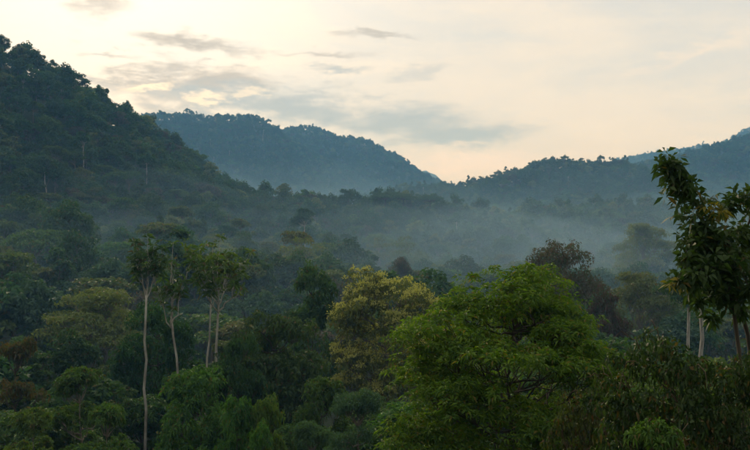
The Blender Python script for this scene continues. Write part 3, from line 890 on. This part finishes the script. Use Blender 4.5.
# --- the rest of the forest: past counting, one object
far_col = bpy.data.collections.new('forest_sources')
specs = [
    ('a_dome', 'deep', 'bark_grey', 301, 24, 7.5, 5, 'dome', dict(flat=0.75)),
    ('b_spreading', 'mid', 'bark_grey', 302, 25, 8.5, 9, 'umbrella', dict(flat=0.5)),
    ('c_layered', 'olive', 'bark_grey', 303, 24, 7.5, 6, 'layered', dict(flat=0.4)),
    ('d_upright', 'deep', 'bark_dark', 304, 27, 5.2, 7, 'cone', dict()),
    ('e_light', 'pale', 'bark_grey', 305, 26, 7.5, 8, 'dome', dict(flat=0.55)),
    ('f_bluish', 'blueg', 'bark_grey', 306, 22, 7.0, 6, 'dome', dict(flat=0.65)),
    ('g_russet', 'plum', 'bark_grey', 307, 23, 6.5, 7, 'dome', dict(flat=0.6)),
    ('h_emergent', 'deep', 'bark_pale', 308, 36, 7.0, 24, 'umbrella', dict(flat=0.5, trunk=0.42)),
]
for nm, lm, bm_, sd, H, R, z0, mode, kw in specs:
    wd, fo, cl, cr = grow(sd, H, R, z0, mode=mode, lobes=20, clumps=7, per=11, leaf=(1.25, 0.75), limb_sides=3, twigs=False, **kw)
    Va, Ta = wd.arr(); Vb, Tb = fo.arr()
    me = mesh_from('forest_tree_' + nm, np.concatenate([Va, Vb]), np.concatenate([Ta, Tb + len(Va)]), [M[bm_], M[lm]],
                   np.concatenate([np.zeros(len(Ta), int), np.ones(len(Tb), int)]))
    far_col.objects.link(bpy.data.objects.new('forest_tree_' + nm, me))

rest = np.array([i for i in ids if i not in single])
me = bpy.data.meshes.new('forest')
me.vertices.add(len(rest))
me.vertices.foreach_set('co', np.stack([x[rest], y[rest], gz[rest] - 0.3], 1).astype(np.float32).ravel())
for nm, typ, dat in (('kind_index', 'INT', kidx[rest].astype(np.int32)), ('turn', 'FLOAT', rot[rest].astype(np.float32))):
    at = me.attributes.new(nm, typ, 'POINT'); at.data.foreach_set('value', dat)
RK = np.array([k.R for k, _ in mids]); HK = np.array([k.H for k, _ in mids])
sv = np.stack([Rk[rest] / RK[kidx[rest]], Rk[rest] / RK[kidx[rest]], Hk[rest] / HK[kidx[rest]]], 1).astype(np.float32)
at = me.attributes.new('stretch', 'FLOAT_VECTOR', 'POINT'); at.data.foreach_set('vector', sv.ravel())
fo_ = link(bpy.data.objects.new('forest', me))
fo_['kind'] = 'stuff'; fo_['label'] = 'dense rainforest covering the far slopes and ridges'; fo_['category'] = 'forest'
ng = bpy.data.node_groups.new('forest_planting', 'GeometryNodeTree')
ng.interface.new_socket('Geometry', in_out='INPUT', socket_type='NodeSocketGeometry')
ng.interface.new_socket('Geometry', in_out='OUTPUT', socket_type='NodeSocketGeometry')
nn = ng.nodes; ll = ng.links
gi = nn.new('NodeGroupInput'); go = nn.new('NodeGroupOutput')
ci = nn.new('GeometryNodeCollectionInfo'); ci.inputs['Collection'].default_value = far_col
ci.inputs['Separate Children'].default_value = True; ci.inputs['Reset Children'].default_value = True
ip = nn.new('GeometryNodeInstanceOnPoints'); ip.inputs['Pick Instance'].default_value = True
def named(nm, typ):
    q = nn.new('GeometryNodeInputNamedAttribute'); q.data_type = typ; q.inputs['Name'].default_value = nm
    return q.outputs['Attribute']
cx = nn.new('ShaderNodeCombineXYZ'); ll.new(named('turn', 'FLOAT'), cx.inputs[2])
er = nn.new('FunctionNodeEulerToRotation'); ll.new(cx.outputs[0], er.inputs[0])
ll.new(gi.outputs[0], ip.inputs['Points']); ll.new(ci.outputs[0], ip.inputs['Instance'])
ll.new(named('kind_index', 'INT'), ip.inputs['Instance Index'])
ll.new(er.outputs[0], ip.inputs['Rotation']); ll.new(named('stretch', 'FLOAT_VECTOR'), ip.inputs['Scale'])
ll.new(ip.outputs[0], go.inputs[0])
fo_.modifiers.new('planting', 'NODES').node_group = ng

# ================================================================== the air
def box_mesh(name, x0, x1, y0, y1, z0, z1, mat):
    V = [(a, b_, c_) for a in (x0, x1) for b_ in (y0, y1) for c_ in (z0, z1)]
    Fc = [(0, 1, 3, 2), (4, 6, 7, 5), (0, 4, 5, 1), (2, 3, 7, 6), (0, 2, 6, 4), (1, 5, 7, 3)]
    me = bpy.data.meshes.new(name); me.from_pydata(V, [], Fc); me.materials.append(mat); me.update()
    return me
hm, t = new_mat('haze_air')
o = t.n('ShaderNodeOutputMaterial')
pv = t.n('ShaderNodeVolumePrincipled')
pv.inputs['Color'].default_value = (0.20, 0.52, 1.0, 1)
pv.inputs['Absorption Color'].default_value = (1, 1, 1, 1)
pv.inputs['Density'].default_value = 0.00023
pv.inputs['Anisotropy'].default_value = 0.0
t.t.links.new(pv.outputs[0], o.inputs['Volume'])
hz = link(bpy.data.objects.new('haze', box_mesh('haze', -4600, 4600, -500, 5700, GZ_MIN - 1.5, max(GZ_MAX, 380) + 45, hm)))
hz['kind'] = 'stuff'

# --- mist lying in the valley: closed bodies of thin fog with an uneven top
def mist_mat(name, density, col=(0.42, 0.70, 1.0)):
    m, t = new_mat(name)
    o = t.n('ShaderNodeOutputMaterial')
    v = t.n('ShaderNodeVolumePrincipled')
    v.inputs['Color'].default_value = (*col, 1)
    v.inputs['Absorption Color'].default_value = (1, 1, 1, 1)
    v.inputs['Density'].default_value = density
    t.t.links.new(v.outputs[0], o.inputs['Volume'])
    return m
def mist_pool(x0, x1, y0, y1, top, rough, density, seed, nx=60, ny=60):
    r_ = np.random.default_rng(seed)
    u = np.linspace(-1, 1, nx); v = np.linspace(-1, 1, ny)
    U, V_ = np.meshgrid(u, v)
    X = x0 + (x1 - x0) * (U + 1) / 2; Yy = y0 + (y1 - y0) * (V_ + 1) / 2
    edge = np.clip(1 - U ** 4, 0, 1) * np.clip(1 - V_ ** 4, 0, 1)
    n_ = np.zeros_like(X)
    for k in range(14):
        a = r_.uniform(0, 6.28); wl = r_.uniform(60, 320)
        n_ += np.sin((X * math.cos(a) + Yy * math.sin(a)) * 6.283 / wl + r_.uniform(0, 6.28)) / 14 ** 0.5
    bot = GZ_MIN - 0.8
    Z = bot + 0.1 + (top - bot + rough * n_) * edge ** 0.6
    Vt = np.stack([X, Yy, np.maximum(Z, bot + 0.1)], -1).reshape(-1, 3)
    Vb = Vt.copy(); Vb[:, 2] = bot
    q = (np.arange(ny - 1)[:, None] * nx + np.arange(nx - 1)[None]).ravel()
    Tt = np.concatenate([np.stack([q, q + 1, q + nx + 1], 1), np.stack([q, q + nx + 1, q + nx], 1)])
    N_ = nx * ny
    rim = list(range(nx)) + [nx * (j + 1) - 1 for j in range(1, ny)] + [N_ - 1 - j for j in range(1, nx)] + [nx * (ny - 1 - j) for j in range(1, ny - 1)]
    rim = np.array(rim); r2 = np.roll(rim, -1)
    Ts = np.concatenate([np.stack([rim, r2 + N_, r2], 1), np.stack([rim, rim + N_, r2 + N_], 1)])
    me = mesh_from('mist', np.concatenate([Vt, Vb]), np.concatenate([Tt, Tt[:, ::-1] + N_, Ts]), [mist_mat('valley_mist', density)])
    o_ = link(bpy.data.objects.new('mist', me)); o_['kind'] = 'stuff'
    return o_
for q_, (top_, den_) in enumerate([(2, 0.00080), (20, 0.00045), (42, 0.0001)]):
    mist_pool(-950 - 30 * q_, 1100 + 30 * q_, 95 - 2 * q_, 980 + 20 * q_, top_, 10 + 5 * q_, den_, 3 + q_)
mist_pool(0, 360, 290, 575, 6, 10, 0.00015, 14)
for q_, (wx0, wx1, wy0, wy1, wt, wd_) in enumerate([
        (60, 190, 330, 400, 2, 0.0032), (95, 150, 380, 440, 16, 0.0022), (150, 290, 420, 470, 6, 0.0026), (20, 120, 450, 520, 12, 0.0018),
        (180, 260, 300, 350, -4, 0.0030), (-150, -95, 215, 250, -14, 0.0040), (30, 110, 250, 300, -10, 0.0022),
        (-130, 60, 640, 720, 36, 0.0016), (180, 420, 690, 760, 30, 0.0010)]):
    mist_pool(wx0, wx1, wy0, wy1, wt, 6, wd_ * 0.6, 60 + q_, 28, 22)
for q_, (top_, den_) in enumerate([(52, 0.00030), (100, 0.00018)]):
    mist_pool(-800 - 40 * q_, 150 + 40 * q_, 690 + 70 * q_, 1780, top_, 16, den_, 30 + q_)

print('trees kept', len(ids), 'single', len(single), 'rest', len(rest), 'ground', GZ_MIN, GZ_MAX)
